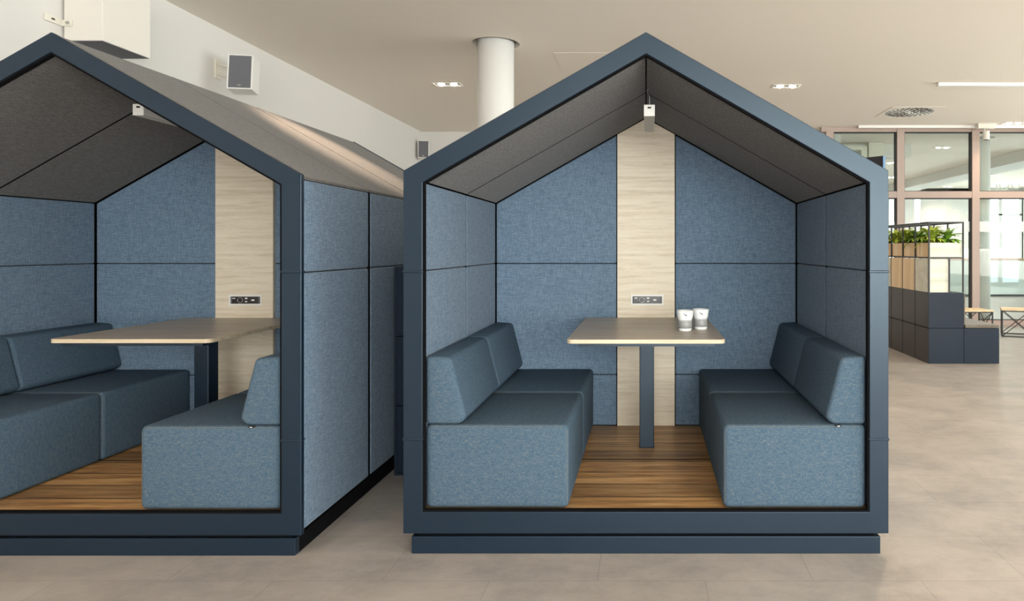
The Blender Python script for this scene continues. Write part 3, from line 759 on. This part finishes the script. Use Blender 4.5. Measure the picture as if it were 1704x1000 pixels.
def speaker(cx, cy, cz, w_, h_, dp, yaw, label, wallpt, wall='left'):
    root = thing('wall_speaker', (cx, cy, cz), label, 'speaker', 'white framed wall speakers')
    R = Matrix.Rotation(yaw, 4, 'Z') @ Matrix.Rotation(math.radians(-6), 4, 'X'); T = Matrix.Translation((cx, cy, cz)) @ R
    def lk(nm, b, mat, par, smooth=False):
        bmesh.ops.transform(b, matrix=T, verts=b.verts); return link(nm, b, mat, par, smooth)
    lk('speaker_body', box(-w_/2, w_/2, .0121, dp, -h_/2, h_/2, .006), M['white'], root)
    lk('speaker_rim', ring_prism([(-w_/2, -h_/2), (w_/2, -h_/2), (w_/2, h_/2), (-w_/2, h_/2)], [(-w_/2+.012, -h_/2+.012), (w_/2-.012, -h_/2+.012), (w_/2-.012, h_/2-.012), (-w_/2+.012, h_/2-.012)], 0, .012, .002), M['white'], root)
    g_ = lk('grille', box(-w_/2+.0125, w_/2-.0125, .004, .0119, -h_/2+.0125, h_/2-.0125), M['greycloth'], root)
    lk('badge', box(-.016, .012, .0025, .0039, -h_/2+.03, -h_/2+.048, .001), M['steel'], g_)
    bk = T @ Vector((-.02 if wall == 'left' else 0, dp*.6, 0))
    b = bmesh.new(); wp = Vector(wallpt)
    for dz in (.05, -.05): bar((bk.x, bk.y, bk.z+dz), (wp.x, wp.y, wp.z+dz), .012, b, 8)
    if wall == 'left': box(wp.x-.012, wp.x+.004, wp.y-.05, wp.y+.05, wp.z-.10, wp.z+.10, .003, bm=b)
    else: box(wp.x-.05, wp.x+.05, wp.y-.004, wp.y+.012, wp.z-.10, wp.z+.10, .003, bm=b)
    m = link('bracket', b, M['offwhite'], root)
s1x = (399-1076)*6.75/1160
speaker(s1x, 6.75, 1.42+(412-119)*6.75/1160, .225, .345, .19, math.radians(10), 'grey fronted wall speaker on the left wall above the booth roof', (XL+.012, 6.98, 1.42+(412-115)*6.98/1160))
speaker((706-1076)*13.0/1160, 12.95, 1.42+(412-248)*12.95/1160, .20, .33, .18, math.radians(14), 'small grey fronted speaker on the back wall near the corner', ((695-1076)*13.3/1160, YB-.012, 1.42+(412-248)*13.2/1160), 'back')

def downlight(x, y, label, power=60, size=2.2):
    root = thing('downlight', (x, y, CEIL), label, 'lamp', 'twin downlights in the ceiling')
    z = CEIL-.001
    b = bmesh.new(); w_, h_ = .19, .10
    o = [(x-w_, y-h_), (x+w_, y-h_), (x+w_, y+h_), (x-w_, y+h_)]; i = [(x-w_+.02, y-h_+.02), (x+w_-.02, y-h_+.02), (x+w_-.02, y+h_-.02), (x-w_+.02, y+h_-.02)]
    for P in ((o[0], o[1], i[1], i[0]), (o[1], o[2], i[2], i[1]), (o[2], o[3], i[3], i[2]), (o[3], o[0], i[0], i[3])): prism_z(P, z-.006, z, bm=b)
    link('lamp_frame', b, M['white'], root)
    link('reflector', box(x-w_+.02, x+w_-.02, y-h_+.02, y+h_-.02, z-.003, z), M['steel'], root)
    for dx in (-.085, .085):
        link('bulb', lathe(x+dx, y, [(.006, z-.026), (.03, z-.022), (.042, z-.012), (.046, z-.0035)], 20), M['bulb'], root, smooth=True)
    if power:
        l = lamp_spot('downlight_beam', (0, 0, -.05), power, size=size); l.parent = root
DL = [(-2.69, 9.42, 'twin downlight in the ceiling left of the white column', 60), (1.91, 9.53, 'twin downlight in the ceiling above the right booth roof slope', 60),
      (6.5, 12.35, 'twin downlight in the ceiling next to the glass partition', 60)]
for x, y, l, p_ in DL: downlight(x, y, l, p_)
# the same fittings repeat over the rest of the room, out of the picture
for x, y in ((-2.25, 5.0), (1.91, 4.9), (6.5, 7.6), (1.91, .4), (6.5, 3.0), (-2.69, .4), (6.5, -1.6)):
    downlight(x, y, {(-2.25, 5.0): 'twin downlight above the ridge of the left booth', (1.91, 4.9): 'twin downlight above the right booth wall'}.get((x, y), f'twin downlight outside the photo, over the floor {"left" if x < 0 else "right" if x > 3 else "middle"} {"near the camera" if 0 < y < 1 else "behind the camera" if y < 0 else "by the right booth" if y < 5 else "by the cubes"}'), 230 if (x, y) == (-2.25, 5.0) else 110, .95 if (x, y) == (-2.25, 5.0) else 2.2)
# downlights beyond the glass
for i, (px, py) in enumerate(((1568, 245), (1576, 310), (1657, 292), (1486, 271), (1484, 295))):
    Y_ = 1160*(CEIL-1.42)/(412-py)
    downlight((px-1076)*Y_/1160, Y_, 'twin downlight beyond the glass, ' + ('nearest in the middle pane', 'farthest in the middle pane', 'right of the slim column', 'upper one in the left pane', 'lower one in the left pane')[i], 90)

# round swirl air diffuser
ax, ay = (1513-1076)*11.35/1160, 11.35
root = thing('air_diffuser', (ax, ay, CEIL), 'round slotted air diffuser in a square ceiling plate', 'vent')
link('vent_plate', box(ax-.42, ax+.42, ay-.42, ay+.42, CEIL-.006, CEIL-.001, .001), M['ceil'], root)
link('vent_disc', lathe(ax, ay, [(.385, CEIL-.0068), (.385, CEIL-.0062)], 48), M['white'], root)
sl = bmesh.new()
for ring, (ra, rb, n_) in enumerate(((.07, .15, 8), (.17, .26, 16), (.28, .37, 24))):
    for i in range(n_):
        a = 2*PI*i/n_; a2 = a+.22
        bar((ax+ra*math.cos(a), ay+ra*math.sin(a), CEIL-.008), (ax+rb*math.cos(a2), ay+rb*math.sin(a2), CEIL-.008), .0085, sl, 4)
link('vent_slots', sl, plain('grey_vent_slot', (.10, .10, .09), .7), root)
# surface track light and rail
o = link('light_track', box((1560-1076)*9.35/1160, 8.6, 9.32, 9.40, CEIL-.045, CEIL-.001, .004), M['white']); tag(o, 'long white linear light fixed on the ceiling at upper right', 'lamp')
rail = thing('track_rail', (6, 12.35, CEIL), 'white track rail along the ceiling in front of the glass partition', 'rail')
link('rail_body', box((1428-1076)*12.6/1160, 9.3, 12.57, 12.63, CEIL-.05, CEIL-.001, .003), M['white'], rail)
sx, sy = (1641-1076)*12.45/1160, 12.45
sp = thing('track_spotlight', (sx, sy, CEIL-.05), 'white cylinder spotlight hanging from the ceiling rail', 'lamp')
link('adapter', box(sx-.16, sx+.16, 12.40, 12.50, CEIL-.085, CEIL-.0005, .002), M['offwhite'], sp)
link('arm', bar((sx-.03, sy, CEIL-.084), (sx-.03, sy, CEIL-.129), .012), M['offwhite'], sp)
link('spot_head', lathe(sx, sy, [(.052, CEIL-.13), (.056, CEIL-.14), (.058, CEIL-.28), (.054, CEIL-.285)], 28), M['offwhite'], sp, smooth=False)
link('spot_lens', lathe(sx, sy, [(.045, CEIL-.290), (.045, CEIL-.2855)], 28), M['gasket'], sp)
# flush hatch in the ceiling
hx, hy = (985-1076)*8.0/1160, 8.2
o = link('ceiling_hatch', box(hx-.43, hx+.43, hy-.3, hy+.3, CEIL-.003, CEIL-.0005), M['ceil']); tag(o, 'flush square hatch in the ceiling right of the white column', 'hatch')
# hanging monitor behind the right booth
ms = thing('monitor', (3.0, 9.0, 2.2), 'black monitor on a stand peeking over the right booth roof', 'monitor')
def mon():
    T = Matrix.Translation(((1469-1076)*8.2/1160, 8.2, 1.42+(412-290)*8.2/1160)) @ Matrix.Rotation(math.radians(-48), 4, 'Z')
    def lk(nm, b, mat, par):
        bmesh.ops.transform(b, matrix=T, verts=b.verts); return link(nm, b, mat, par)
    h = lk('housing', box(-.95, 0, .006, .05, -.32, .22, .004), M['black'], ms)
    lk('screen', box(-.93, -.02, 0, .0055, -.30, .20), M['blackgloss'], ms)
    lk('edge_trim', box(.0005, .006, .0, .05, -.32, .22, .001), M['glow_edge'], ms)
    lk('stand_pole', bar((-.5, .125, -1.42-(412-290)*8.2/1160+.03), (-.5, .125, .1), .022), M['black'], ms)
    lk('stand_foot', box(-.75, -.25, -.1, .36, -1.42-(412-290)*8.2/1160+.001, -1.42-(412-290)*8.2/1160+.03, .004), M['black'], ms)
    lk('mount_plate', box(-.58, -.42, .0505, .10, -.1, .12), M['black'], ms)
mon()
